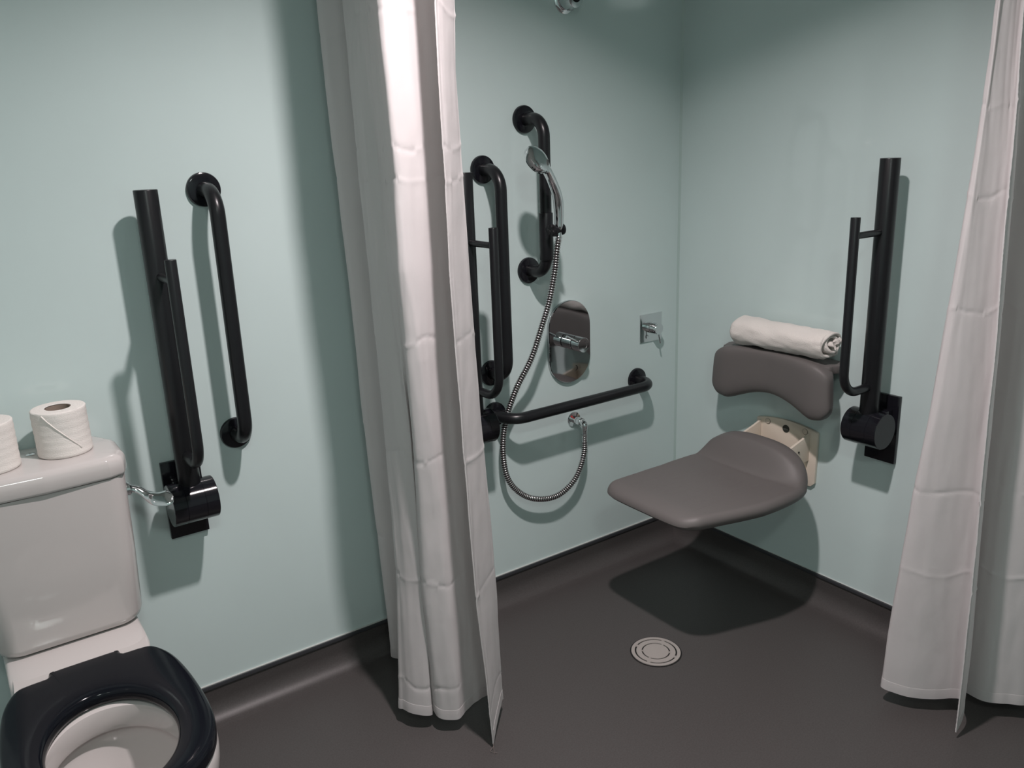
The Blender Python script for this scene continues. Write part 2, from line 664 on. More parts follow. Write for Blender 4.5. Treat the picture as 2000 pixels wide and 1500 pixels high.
MB().lathe([(0.0042, 0.0055), (0.0042, 0.0068)], (-0.012, 0, 0.018), (0, -1, 0), 16).build('hot_mark', 'red_dot', o_)

HB = Vector((-0.649, -0.153, 1.224))      # base of the handle in the fork
hosepts = [HB + Vector((0, 0, -0.030)), (-0.656, -0.150, 1.150), (-0.656, -0.138, 1.090), (-0.667, -0.122, 1.001), (-0.687, -0.108, 0.925),
           (-0.716, -0.092, 0.832), (-0.755, -0.066, 0.742), (-0.783, -0.048, 0.652), (-0.800, -0.045, 0.560),
           (-0.790, -0.045, 0.459), (-0.745, -0.046, 0.391), (-0.676, -0.047, 0.349), (-0.592, -0.049, 0.340),
           (-0.522, -0.052, 0.380), (-0.486, -0.055, 0.455), (-0.482, -0.056, oz - 0.034)]
hp = resample(catmull(hosepts, 14), 0.00095)
ho = MB()
n_h = len(hp)
PITCH = 8
rr = []
for i in range(n_h):
    ph = i % PITCH
    rr.append((0.0090, 0.0096, 0.0097, 0.0096, 0.0088, 0.0072, 0.0070, 0.0074)[ph])
# sweep by hand so grooves can carry their own colour
P_ = hp
Tn = [(P_[min(i + 1, n_h - 1)] - P_[max(i - 1, 0)]).normalized() for i in range(n_h)]
N_ = Vector((0, 1, 0))
seg = 14
vs, fs, mis = [], [], []
for i in range(n_h):
    N_ = (N_ - Tn[i] * N_.dot(Tn[i])).normalized()
    B_ = Tn[i].cross(N_)
    for k in range(seg):
        a = 2 * PI * k / seg
        vs.append(P_[i] + (N_ * math.cos(a) + B_ * math.sin(a)) * rr[i])
for i in range(n_h - 1):
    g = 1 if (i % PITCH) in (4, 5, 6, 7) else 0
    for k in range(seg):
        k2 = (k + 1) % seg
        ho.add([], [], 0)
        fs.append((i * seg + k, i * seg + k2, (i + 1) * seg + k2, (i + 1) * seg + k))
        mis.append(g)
ho.v = [tuple(p) for p in vs]
ho.f = fs
ho.mi = mis
hose = thing('shower_hose', tuple(hosepts[-1]), 'ribbed metal shower hose looping down to the wall outlet', 'shower hose')
for i, p in enumerate(list(ho.v)):
    ho.v[i] = tuple(Vector(p) - Vector(hosepts[-1]))
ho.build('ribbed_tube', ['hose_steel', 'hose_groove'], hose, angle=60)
cc = MB()
a_ = hp[0] - Vector(hosepts[-1])
cc.tube([a_ + Vector((0, 0, 0.012)), a_ + Vector((0, 0, -0.016))], [0.0095, 0.0085], 18, bev=0.001)
cc.build('hose_nut', 'chrome', hose)
cc = MB()
cc.tube([Vector((0, 0, 0.006)), Vector((0, 0, -0.022))], [0.0088, 0.0092], 18, bev=0.001)
cc.build('hose_nut', 'chrome', hose)

hs = thing('hand_shower', tuple(HB), 'chrome hand shower resting in the black holder', 'hand shower')
HEADC = Vector((-0.757, -0.205, 1.412)) - HB
fn = Vector((-0.264, 0.80, -0.525)).normalized()          # the way the spray face looks
shell = -fn
neck = HEADC + Vector((0.044, 0.017, -0.034))
path = catmull([(0, 0, -0.016), (0.001, -0.001, 0.03), (-0.006, -0.005, 0.078), (-0.031, -0.017, 0.119),
                tuple(neck), tuple(HEADC + shell * 0.004 + Vector((0.014, 0.002, -0.016)))], 8)
nP = len(path)
rad = []
for i in range(nP):
    t_ = i / (nP - 1)
    rad.append(interp(t_, [0, 0.05, 0.35, 0.7, 0.86, 1.0], [0.0085, 0.0125, 0.0148, 0.0130, 0.0130, 0.0180]))
MB().tube(path, rad, 26).build('handle', 'chrome', hs, angle=50)
hd = MB()
hd.lathe([(0.0370, 0.014), (0.0385, 0.0135), (0.0395, 0.011), (0.0398, -0.001), (0.0385, -0.0045), (0.033, -0.0085), (0.020, -0.0115),
          (0.0001, -0.0125)], HEADC, fn, 48)
hd.build('spray_head', 'chrome', hs, angle=28)
fc = MB()
fc.lathe([(0.0368, 0.0125), (0.0365, 0.0142), (0.0001, 0.0142)], HEADC, fn, 40)
fc.build('spray_face', 'rail_black', hs)

# fixed shower arm high on the wall
sh = thing('shower_fitting', (-0.492, 0, 1.850), 'round chrome shower fitting high on the wall at top edge', 'shower head')
ff = MB()
ff.lathe([(0.038, 0), (0.038, 0.004), (0.035, 0.007), (0.029, 0.009)], (0, 0, 0), (0, -1, 0), 48)
ff.build('wall_flange', 'chrome', sh)
ff = MB()
ff.tube([(0, -0.006, 0), (0, -0.052, 0.0)], [0.031, 0.028], 40, bev=0.002)
ff.build('body', 'chrome', sh)
# only the round body with its dark socket shows in the photo; the spout points up and away
sk = MB()
sk.lathe([(0.0165, 0.0), (0.0165, 0.0010)], (0.003, -0.0518, 0.003), (0, -1, 0.0), 32)
sk.build('socket', 'black_void', sh)
sl = MB()
sl.box((-0.006, -0.030, -0.0315), (0.010, -0.020, -0.0285), 0.0006)
sl.build('grub_screw', 'dark_chrome', sh)

# ------------------------------------------------------------------ shower seat
SY = -0.490


def lerp(a, b_, t):
    return a + (b_ - a) * t


seat = thing('shower_seat', (0, SY, 0), 'grey moulded fold-down shower seat on cream wall bracket', 'shower seat')


def seat_outline():
    """list of (x,y) going round; y relative to the seat centre"""
    half = [(-0.627, 0.0), (-0.627, 0.06), (-0.625, 0.120), (-0.616, 0.152), (-0.597, 0.172), (-0.57, 0.182), (-0.50, 0.192), (-0.42, 0.203),
            (-0.34, 0.209), (-0.26, 0.208), (-0.20, 0.199), (-0.155, 0.177), (-0.125, 0.135), (-0.110, 0.085),
            (-0.103, 0.04), (-0.101, 0.0)]
    pts = [(x, y) for x, y in half] + [(x, -y) for x, y in half[-2:0:-1]]
    c = catmull([(x, y, 0) for x, y in pts + [pts[0]]], 6)[:-1]
    def skew(x):
        return -0.012 + 0.030 * min(1, max(0, (-0.38 - x) / 0.23))
    return [(p.x, p.y + skew(p.x)) for p in resample(c + [c[0]], 0.009)[:-1]]


SZ = 0.472
so = seat_outline()


def seat_z(x, y):
    yn = min(1, abs(y) / 0.205)
    arch = max(0.0, 1 - yn ** 2.6) ** 0.8
    xc = -0.232 + 0.012 * (yn ** 2)
    hump = 0.078 * arch * (0.7 * min(1, max(0, (x - xc) / (-0.176 - xc))) + 0.3 * sstep(xc, -0.176, x))
    hump += 0.010 * arch * sstep(-0.185, -0.145, x)
    hump -= 0.012 * arch * sstep(-0.145, -0.105, x)
    dish = -0.006 * max(0, 1 - yn ** 2) * sstep(-0.58, -0.45, x) * (1 - sstep(-0.30, -0.22, x))
    gro = 0.0
    droop = -0.010 * sstep(-0.57, -0.63, x)
    return SZ + hump + dish + gro + droop


st = MB()
cx = -0.36
# ring offsets towards inside with rounded lip
n_o = len(so)


def inward(o, d):
    """offset outline by distance d"""
    res = []
    for i in range(len(o)):
        a = Vector((*o[i - 1], 0))
        b_ = Vector((*o[(i + 1) % len(o)], 0))
        t_ = (b_ - a).normalized()
        nn = Vector((-t_.y, t_.x, 0))
        p = Vector((*o[i], 0))
        c = Vector((cx, 0, 0))
        if nn.dot(c - p) < 0:
            nn = -nn
        q_ = p + nn * d
        res.append((q_.x, q_.y))
    return res


TH = 0.046
R_ = 0.020
loops = []
# underside
und = inward(so, 0.030)
loops.append([(x, y, SZ - TH + 0.0) for x, y in und])
for k in range(1, 6):
    a = PI / 2 * k / 6
    o2 = inward(so, 0.030 - 0.030 * math.sin(a))
    loops.append([(x, y, max(SZ - TH, seat_z(x, y) * 0.0 + SZ - TH) + 0.026 * (1 - math.cos(a))) for x, y in o2])
for k in range(0, 9):
    a = PI / 2 * k / 8
    o2 = inward(so, R_ * (1 - math.cos(a)))
    loops.append([(x, y, seat_z(x, y) - R_ * (1 - math.sin(a))) for x, y in o2])
st.loft(loops)
# top grid fan
base = inward(so, R_)
tops = [base]
for k in range(1, 40):
    s_ = 1 - k / 40
    tops.append([(cx + (x - cx) * s_, y * s_) for x, y in base])
st.loft([[(x, y, seat_z(x, y)) for x, y in l] for l in tops] +
        [[(cx + (x - cx) * 0.004, y * 0.004, seat_z(cx, 0)) for x, y in base]], cap1=True)
lo_ = []
for s_ in (1, 0.7, 0.35, 0.01):
    lo_.append([(cx + (x - cx) * s_, y * s_, SZ - TH) for x, y in und])
st.loft(lo_, cap1=True)
st.build('seat_pad', 'seat_foam', seat, angle=60, merge=0.00005)

# wall plate of the seat
pts = []
for k in range(13):
    t_ = k / 12
    y = lerp(0.113, -0.113, t_)
    pts.append((-0.001, y, 0.567 + 0.014 * (1 - (2 * t_ - 1) ** 2)))
pts += [(-0.001, -0.115, 0.560), (-0.001, -0.113, 0.400), (-0.001, -0.100, 0.387), (-0.001, 0.100, 0.387),
        (-0.001, 0.113, 0.400), (-0.001, 0.115, 0.560)]
MB().prism(pts, (-0.011, 0, 0), 0.002).build('wall_plate', 'cream_plastic', seat, angle=30)
for y in (0.071, -0.070):
    MB().lathe([(0.0090, 0.0), (0.0090, 0.0016), (0.0082, 0.0022)], (-0.0115, y, 0.5615), (-1, 0, 0), 28).build('bolt_cover', 'cream_cover', seat)
    MB().lathe([(0.0100, 0.0), (0.0100, 0.0006)], (-0.0118, y, 0.5610), (-1, 0, 0), 28).build('bolt_recess', 'dark_logo', seat)
bd = MB().lathe([(0.0125, 0.0), (0.0125, 0.0018)], (-0.0115, 0.0005, 0.553), (-1, 0, 0), 36).build('round_badge', 'dark_logo', seat)
bm_ = MB()
for i in range(7):
    y = 0.0075 - i * 0.0022
    bm_.box((-0.0139, y - 0.0013, 0.5520 + 0.0004 * (i % 2)), (-0.0132, y, 0.5540 - 0.0003 * (i % 3)))
bm_.box((-0.0137, -0.0105, 0.5500), (-0.0132, 0.0105, 0.5505))
bm_.build('badge_lettering', 'logo_mark', bd)
# cheeks and hinge
for y0, y1 in ((-0.089, -0.081), (0.096, 0.104)):
    outl = fillet([(-0.012, y0, 0.560), (-0.045, y0, 0.549), (-0.112, y0, 0.530), (-0.124, y0, 0.500), (-0.100, y0, 0.470), (-0.012, y0, 0.470)],
                  [0, 0.004, 0.012, 0.01, 0.004, 0], 5)
    MB().prism(outl, (0, y1 - y0, 0), 0.0012).build('hinge_cheek', 'cream_plastic', seat, angle=35)
for dx, dz in ((-0.078, 0.507), (-0.066, 0.511)):
    MB().lathe([(0.0032, 0), (0.0032, 0.0025), (0.002, 0.003)], (dx, -0.0885, dz), (0, -1, 0), 14).build('screw', 'black_void', seat)
hb = MB()
hb.tube([(-0.098, -0.080, 0.508), (-0.098, 0.095, 0.508)], 0.0205, 28)
hb.box((-0.240, -0.078, 0.418), (-0.108, 0.093, 0.462), 0.006)
hb.build('hinge_barrel', 'cream_plastic', seat)
for y0 in (-0.082, 0.090):
    br_ = MB()
    br_.prism([(-0.008, y0, 0.470), (-0.060, y0, 0.470), (-0.008, y0, 0.405)], (0, 0.006, 0), 0.0008)
    br_.build('gusset', 'cream_plastic', seat)

# backrest: a separate padded piece fixed on the wall
bk = thing('shower_backrest', (0, -0.4875, 0), 'grey padded backrest on the wall above the shower seat', 'backrest')
W2 = 0.2115
loops = []
NS = 56


def body_section(s_):
    """s_ -1..1 across (y); returns loop in x,z"""
    y = s_ * W2
    e = (1 - abs(s_) ** 7) ** (1 / 2.6) if abs(s_) < 1 else 0.0
    a = abs(s_)
    top = interp(a, [0, 0.5, 0.8, 1.0], [0.822, 0.820, 0.815, 0.802])
    arch = math.cos(min(1, a / 0.72) * PI / 2) ** 1.15 if a < 0.72 else 0
    lob = 0.012 * sstep(0.86, 1.0, a)
    bot = 0.640 + 0.046 * arch + lob
    front = interp(a, [0, 0.4, 0.75, 1.0], [-0.118, -0.124, -0.134, -0.134])
    back = interp(a, [0, 0.4, 0.8, 1.0], [-0.050, -0.046, -0.046, -0.074])
    mid = 0.72
    top = mid + (top - mid) * (0.55 + 0.45 * e)
    bot = mid + (bot - mid) * (0.35 + 0.65 * e)
    cxx = (front + back) / 2
    hx = (back - front) / 2 * e
    pts_ = []
    n = 48
    cz = (top + bot) / 2
    hz_ = (top - bot) / 2
    for k in range(n):
        th = 2 * PI * k / n
        c, s = math.cos(th), math.sin(th)
        ex = 0.32 if s > 0 else 0.60
        px = cxx + hx * math.copysign(abs(c) ** ex, c)
        pz = cz + hz_ * math.copysign(abs(s) ** ex, s)
        # the lobes swell forward low down
        fl_ = 1 + 0.035 * min(1, max(0, (0.79 - pz) / 0.12))
        pts_.append((px - 0.006 * (1 - s) * 0.5 * sstep(0.3, 0.9, a) * (1 if c < 0 else 0), y * fl_, pz))
    return pts_


ss = [math.sin(PI / 2 * (-1 + 2 * i / NS)) for i in range(NS + 1)]
ss = [max(-0.9995, min(0.9995, s_)) for s_ in ss]
bp = MB()
bp.loft([body_section(s_) for s_ in ss], cap0=True, cap1=True)
bp.build('pad', 'grey_foam', bk, angle=60)
fr = MB()
# rear shelf with the little horns at the ends, reaching back to the wall
outl = [(-0.008, -0.150), (-0.010, -0.172), (-0.022, -0.196), (-0.034, -0.208), (-0.046, -0.211), (-0.058, -0.207), (-0.078, -0.198), (-0.100, -0.160)]
full = [(x, y) for x, y in outl] + [(x, -y) for x, y in outl[::-1]]
full = [(p.x, p.y) for p in catmull([(x, y, 0) for x, y in full], 3)]
fr.prism([(x, y, 0.783) for x, y in full], (0, 0, 0.025), 0.007)
fr.build('rear_flange', 'grey_foam', bk, angle=50)
for y in (-0.12, 0.12):
    fr = MB()
    fr.box((-0.060, y - 0.03, 0.70), (0.0, y + 0.03, 0.79), 0.004)
    fr.build('wall_bracket', 'grey_foam', bk, angle=50)

# ------------------------------------------------------------------ rolled towel
tw = thing('rolled_towel', (-0.080, -0.508, 0.822), 'white rolled towel lying on top of the grey backrest', 'towel')
LT = 0.158


def towel_loop(u, rf=1.0, off=0.0):
    """u from -1..1 along -y.. returns loop"""
    y = u * LT
    pts_ = []
    n = 56
    sag = 0.004 * (1 - u * u)
    for k in range(n):
        a = 2 * PI * k / n
        nn = noise.noise(Vector((math.cos(a) * 1.4, u * 2.3, math.sin(a) * 1.4))) * 0.0062
        nn += noise.noise(Vector((math.cos(a) * 3, u * 6.0 + 5, math.sin(a) * 3))) * 0.0022
        rx = (0.051 + nn) * rf
        rz = (0.043 + nn) * rf
        x = rx * math.cos(a)
        z = 0.043 + rz * math.sin(a)
        if z < 0.004:
            z = 0.0005 + 0.3 * max(0, z + 0.003)
        pts_.append((x, y, z + off))
    return pts_


tm = MB()
lp = []
us = [-1 + 2 * i / 44 for i in range(45)]
for u in us:
    e = 1.0
    a = abs(u)
    if a > 0.93:
        e = math.sqrt(max(0.0, 1 - ((a - 0.93) / 0.075) ** 2)) * 0.12 + 0.88
    lp.append(towel_loop(u, e * (1 + 0.05 * math.sin(u * 2.0))))
tm.loft(lp)
# far end (plain, closed)
e_ = lp[-1]
cen = Vector((0, LT, 0.043))
tm.loft([e_] + [[tuple(cen + (Vector(p) - cen) * f + Vector((0, o2, 0))) for p in e_] for f, o2 in
                ((0.9, 0.006), (0.7, 0.009), (0.4, 0.008), (0.1, 0.006))], cap1=True)
# near end: recessed
e_ = lp[0]
cen = Vector((0, -LT, 0.043))
tm.loft([e_] + [[tuple(cen + (Vector(p) - cen) * f + Vector((0, o2, 0))) for p in e_] for f, o2 in
                ((0.93, -0.004), (0.84, -0.003), (0.80, 0.004), (0.76, 0.018), (0.3, 0.020), (0.02, 0.02))], cap1=True)
tm.build('outer_wrap', 'terry', tw, angle=80)
# spiral inside the near end
sp = MB()
rows = []
turns = 2.6
ns = 150
for i in range(ns + 1):
    t_ = i / ns
    a = -0.6 + t_ * turns * 2 * PI
    r = 0.040 * (1 - t_) ** 0.85 + 0.004
    wob = 0.0035 * math.sin(a * 1.7 + 1) * (1 - t_ * 0.3)
    x = (r + wob) * math.cos(a) * 1.05
    z = 0.044 + (r + wob) * math.sin(a) * 0.90
    depth = -LT - 0.006 - 0.012 * t_ - 0.006 * math.sin(a * 1.3)
    out_dir = Vector((math.cos(a), 0, math.sin(a)))
    th = 0.0042
    row = []
    c = Vector((x, 0, z))
    for (dr, dy) in ((-th, 0.035), (-th, 0.004), (-th * 0.7, 0.001), (0, 0), (th * 0.7, 0.001), (th, 0.004), (th, 0.035)):
        p = c + out_dir * dr
        row.append((p.x, depth + dy, max(0.0005, p.z)))
    rows.append(row)
sp.loft(rows, close=False)
sp.build('spiral_end', 'terry', tw, angle=80, recalc=False)
# loose folds peeking out of the near end
lf = MB()
for (cx_, cz_, a0, ln) in ((0.028, 0.052, 0.5, 0.040), (0.020, 0.022, -0.3, 0.034)):
    lpz = []
    for i in range(13):
        u = i / 12
        rr_ = 0.017 * math.sqrt(max(0.02, 1 - (max(0, u - 0.55) / 0.46) ** 2)) * (0.8 + 0.2 * u)
        lpz.append([(cx_ + rr_ * 1.3 * math.cos(k * PI / 10) + 0.003 * math.sin(k + i), -LT + 0.02 - u * ln,
                     max(0.001, cz_ + rr_ * 0.75 * math.sin(k * PI / 10) + 0.0025 * math.sin(2 * k + i * 0.7))) for k in range(20)])
    lf.loft(lpz, cap1=True)
lf.build('loose_fold', 'terry', tw, angle=80)

# ------------------------------------------------------------------ floor drain
dr = thing('floor_drain', (-0.604, -0.516, 0), 'round steel floor drain grate with ring slots', 'drain')
MB().lathe([(0.0755, 0.0002), (0.0755, 0.0008), (0.0715, 0.0008)], (0, 0, 0), (0, 0, 1), 72).build('drain_recess', 'black_void', dr)
g = MB()
Z1 = 0.0030


def annulus(mb, r0, r1, a0=0.0, a1=2 * PI, z0=0.0008, z1=Z1):
    n = max(4, int(72 * (a1 - a0) / (2 * PI)))
    full_ = abs(a1 - a0 - 2 * PI) < 1e-6
    loops_ = []
    for k in range(n + (0 if full_ else 1)):
        a = a0 + (a1 - a0) * k / n
        c, s = math.cos(a), math.sin(a)
        loops_.append([(r0 * c, r0 * s, z0), (r0 * c, r0 * s, z1), (r1 * c, r1 * s, z1), (r1 * c, r1 * s, z0)])
    if full_:
        loops_.append(loops_[0])
        mb.loft(loops_, mi=None)
    else:
        mb.loft(loops_, cap0=True, cap1=True)


annulus(g, 0.0615, 0.0715)
annulus(g, 0.0415, 0.0570)
annulus(g, 0.0001, 0.0375)
for a in (0.35, 1.9, 3.5, 5.05):
    annulus(g, 0.0565, 0.0620, a, a + 0.16)
for a in (0.2, 2.3, 3.4, 5.4):
    annulus(g, 0.0370, 0.0420, a, a + 0.16)
g.build('grate', 'steel_brushed', dr, angle=30)

# ------------------------------------------------------------------ curtains


def curtain(name, table, zs, zlow, ztop, label, crease_z, seed, hem_drop=None, par=(0, 0, 0)):
    """table: list of columns, each (list of x over zs or const, list of y over zs or const, sharpness)"""
    t = thing(name, par, label, 'shower curtain')
    NZ = 440
    zmid = 1.88

    def zrow(i):
        return zlow + (zmid - zlow) * i / 410 if i <= 410 else zmid + (ztop - zmid) * (i - 410) / 30
    rows = []
    for iz in range(NZ + 1):
        z = zrow(iz)
        ctrl = []
        for X_, Y_, s_ in table:
            x = interp(z, zs, X_) if isinstance(X_, list) else X_
            y = interp(z, zs, Y_) if isinstance(Y_, list) else Y_
            ctrl.append(Vector((x, y, 0)))
        pts_ = catmull(ctrl, 14)
        rows.append(pts_)
    n = len(rows[0])
    P3 = []
    for iz, pts_ in enumerate(rows):
        z = zrow(iz)
        row = []
        for j, p in enumerate(pts_):
            a = pts_[max(0, j - 1)]
            b_ = pts_[min(n - 1, j + 1)]
            tn = (b_ - a).normalized()
            nn = Vector((-tn.y, tn.x, 0))
            u = j / (n - 1)
            d = 0.0
            for cz in crease_z:
                wz = z - cz - 0.010 * noise.noise(Vector((j * 0.05, cz * 9, seed))) - 0.006 * math.sin(j * 0.12 + cz * 7)
                sgn = 1 if noise.noise(Vector((j * 0.035, cz * 13, seed + 4))) > -0.1 else -0.6
                d += sgn * 0.0026 * math.exp(-abs(wz) / 0.0042) * (0.45 + 0.55 * abs(noise.noise(Vector((j * 0.06, cz * 3, seed + 9)))) * 2)
            d += 0.0034 * noise.noise(Vector((j * 0.045, z * 2.6, seed)))
            d += 0.0012 * noise.noise(Vector((j * 0.16 + z * 2, z * 9.0, seed + 2)))
            zz = z
            if hem_drop:
                zz = z - hem_drop(j / 14.0) * (1 - sstep(zlow, zlow + 0.30, z))
            row.append(Vector((p.x, p.y, zz)) + nn * d)
        P3.append(row)
    off = Vector(par)
    cl_ = MB()
    vs_ = [tuple(p - off) for row in P3 for p in row]
    fs_ = []
    for i in range(NZ):
        for j in range(n - 1):
            fs_.append((i * n + j, i * n + j + 1, (i + 1) * n + j + 1, (i + 1) * n + j))
    cl_.add(vs_, fs_)
    body = cl_.build('cloth', 'curtain_cloth', t, angle=80, recalc=False)
    md = body.modifiers.new('thick', 'SOLIDIFY')
    md.thickness = 0.0007
    md.offset = 0
    # bottom hem: doubled strip around the cloth
    hm = MB()
    lps = []
    ih = [0, 1, 2, 3]
    for side in (1, -1):
        pass
    rowsh = []
    for j in range(n):
        def nrm(i):
            a = P3[i][max(0, j - 1)]
            b_ = P3[i][min(n - 1, j + 1)]
            tn = (b_ - a)
            tn.z = 0
            tn.normalize()
            return Vector((-tn.y, tn.x, 0))
        q_ = []
        for i in (0, 2, 4, 6):
            q_.append(P3[i][j] + nrm(i) * (0.0014 if i < 6 else 0.0008) + (Vector((0, 0, -0.001)) if i == 0 else Vector()))
        for i in (6, 4, 2, 0):
            q_.append(P3[i][j] - nrm(i) * (0.0014 if i < 6 else 0.0008) + (Vector((0, 0, -0.001)) if i == 0 else Vector()))
        rowsh.append([tuple(p - off) for p in q_])
    hm.loft(rowsh, cap0=True, cap1=True)
    hm.build('bottom_hem', 'curtain_cloth', t, angle=80)
    # stitched side hem on the leading edge
    eh = MB()
    rr_ = []
    for i in range(NZ + 1):
        wv = 1 + 0.5 * noise.noise(Vector((0, i * 0.9, seed)))
        p0 = P3[i][n - 1]
        p1 = P3[i][n - 3]
        tn = (p0 - p1).normalized()
        nn = Vector((-tn.y, tn.x, 0))
        e0 = p0 + tn * 0.001
        e1 = p0 - tn * 0.012
        rr_.append([tuple(q_ - off) for q_ in (e1 + nn * 0.0008, e0 + nn * 0.0014 * wv, e0 - nn * 0.0014 * wv, e1 - nn * 0.0008)])
    eh.loft(rr_, cap0=True, cap1=True)
    eh.build('side_hem', 'curtain_cloth', t, angle=80)
    return t, P3


ZS = [.03, .2, .4, .6, .8, 1.0, 1.2, 1.4, 1.6, 1.76]
A = [-1.259, -1.264, -1.27, -1.275, -1.281, -1.286, -1.291, -1.293, -1.3, -1.303]
B = [-1.348, -1.339, -1.33, -1.326, -1.327, -1.329, -1.334, -1.339, -1.337, -1.329]
Cc = [-1.288, -1.295, -1.303, -1.307, -1.315, -1.325, -1.334, -1.333, -1.34, -1.343]
CcY = [-0.41, -0.416, -0.422, -0.434, -0.451, -0.468, -0.483, -0.485, -0.485, -0.485]
TB = [min(1.0, max(0.0, (-0.41 - y) / 0.065)) for y in CcY]      # 0 at the hem, 1 where the fold closes up
D = [-1.229, -1.227, -1.226, -1.228, -1.232, -1.232, -1.23, -1.227, -1.233, -1.238]
F = [-1.111, -1.116, -1.12, -1.128, -1.14, -1.148, -1.152, -1.155, -1.159, -1.153]
G = [-1.211, -1.222, -1.236, -1.242, -1.252, -1.257, -1.26, -1.258, -1.26, -1.257]


def sh_(l, d):
    return [x + d for x in l]


def ramp(a, b_):
    return [a + (b_ - a) * (z - ZS[0]) / (ZS[-1] - ZS[0]) for z in ZS]


def bl(a, b_):
    a = a if isinstance(a, list) else [a] * len(ZS)
    b_ = b_ if isinstance(b_, list) else [b_] * len(ZS)
    return [p * (1 - t) + q_ * t for p, q_, t in zip(a, b_, TB)]


tabL = [
    (-1.13, -0.060, 0), (-1.19, -0.075, 0), (sh_(A, 0.012), -0.095, 0), (sh_(A, 0.000), -0.125, 0), (sh_(A, 0.030), -0.165, 0),
    (-1.225, -0.215, 0), (sh_(A, -0.005), -0.262, 0), (sh_(B, 0.004), -0.318, 0), (sh_(B, 0.001), -0.345, 0),
    (bl(sh_(B, 0.012), sh_(B, 0.000)), bl(-0.378, -0.372), 0), (bl(-1.300, sh_(Cc, 0.008)), bl(-0.402, -0.400), 0),
    (bl(-1.283, sh_(Cc, 0.006)), bl(-0.385, -0.418), 0), (bl(-1.245, sh_(Cc, 0.004)), bl(-0.315, -0.436), 0),
    (bl(-1.272, sh_(Cc, 0.002)), bl(-0.340, -0.455), 0), (Cc, CcY, 0), (bl(-1.279, sh_(Cc, 0.020)), bl(-0.436, -0.492), 0),
    (bl(-1.249, sh_(D, -0.040)), bl(-0.456, -0.478), 0),
    (sh_(D, 0.010), -0.447, 0), (-1.180, -0.436, 0), (-1.145, -0.430, 0), (sh_(F, -0.006), -0.440, 0), (sh_(F, 0.000), -0.459, 0),
    (sh_(F, -0.014), -0.475, 0), (sh_(G, 0.030), -0.532, 0), (G, -0.560, 0)]


def dropL(k):
    # k: control index; the free corner hangs lower
    return 0.034 * sstep(22.0, 24.0, k) + 0.005 * math.sin(k * 1.3)


LP = (-1.23, -0.33, 0)
cl, P3L = curtain('shower_curtain', tabL, ZS, 0.045, 2.262, 'white shower curtain gathered left, beside the toilet wall', 
                  [0.13, 0.43, 0.76, 1.04, 1.385, 1.45, 1.71], 3.1, dropL, LP)
RS = [-1.034, -1.041, -1.056, -1.068, -1.087, -1.099, -1.112, -1.122, -1.128, -1.13]
RT = [-1.235, -1.233, -1.228, -1.223, -1.217, -1.212, -1.204, -1.196, -1.186, -1.179]
RU = [-1.244, -1.236, -1.231, -1.232, -1.23, -1.23, -1.23, -1.23, -1.23, -1.23]


def mixl(a, b_, t):
    return [p * (1 - t) + q_ * t for p, q_ in zip(a, b_)]


tabR = [
    (-0.030, -1.10, 0), (-0.040, -1.17, 0), (-0.050, -1.25, 0), (-0.085, ramp(-1.300, -1.270), 0), (-0.125, ramp(-1.272, -1.245), 0), (-0.155, ramp(-1.235, -1.215), 0),
    (-0.150, ramp(-1.190, -1.190), 0), (-0.130, -1.13, 0), (-0.175, ramp(-1.07, -1.13), 0), (-0.245, mixl(RS, RT, 0.02), 0),
    (-0.293, sh_(RS, -0.001), 0), (-0.307, sh_(RS, -0.016), 0), (ramp(-0.285, -0.300), mixl(RS, RT, 0.32), 0),
    (ramp(-0.245, -0.285), mixl(RS, RT, 0.52), 0), (ramp(-0.208, -0.272), mixl(RS, RT, 0.68), 0), (ramp(-0.198, -0.268), mixl(RS, RT, 0.80), 0),
    (ramp(-0.235, -0.275), mixl(RS, RT, 0.94), 0), (-0.290, RT, 0)]


def dropR(k):
    return 0.026 * sstep(15.5, 17.0, k) + 0.004 * math.sin(k * 1.1)


RP = (-0.2, -1.16, 0)
cr, P3R = curtain('shower_curtain', tabR, ZS, 0.045, 2.262, 'white shower curtain gathered at right, beside the right wall', 
                  [0.40, 0.62, 1.06, 1.31, 1.49, 1.70], 8.7, dropR, RP)

# loose threads hanging from the free corner of the left curtain
ct = P3L[0][-1] - Vector(LP)
thd = MB()
thd.tube(catmull([tuple(ct + Vector((0, 0, 0.004))), tuple(ct + Vector((-0.003, -0.004, -0.004))), tuple(ct + Vector((-0.014, -0.008, -0.0095))),
                  tuple(ct + Vector((-0.004, -0.024, -0.0098)))], 6), 0.0006, 6)
thd.tube(catmull([tuple(ct + Vector((0, 0, 0.002))), tuple(ct + Vector((-0.008, -0.014, -0.006))),
                  tuple(ct + Vector((-0.012, -0.022, -0.0098)))], 6), 0.0005, 6)
thd.build('loose_thread', 'thread', cl)

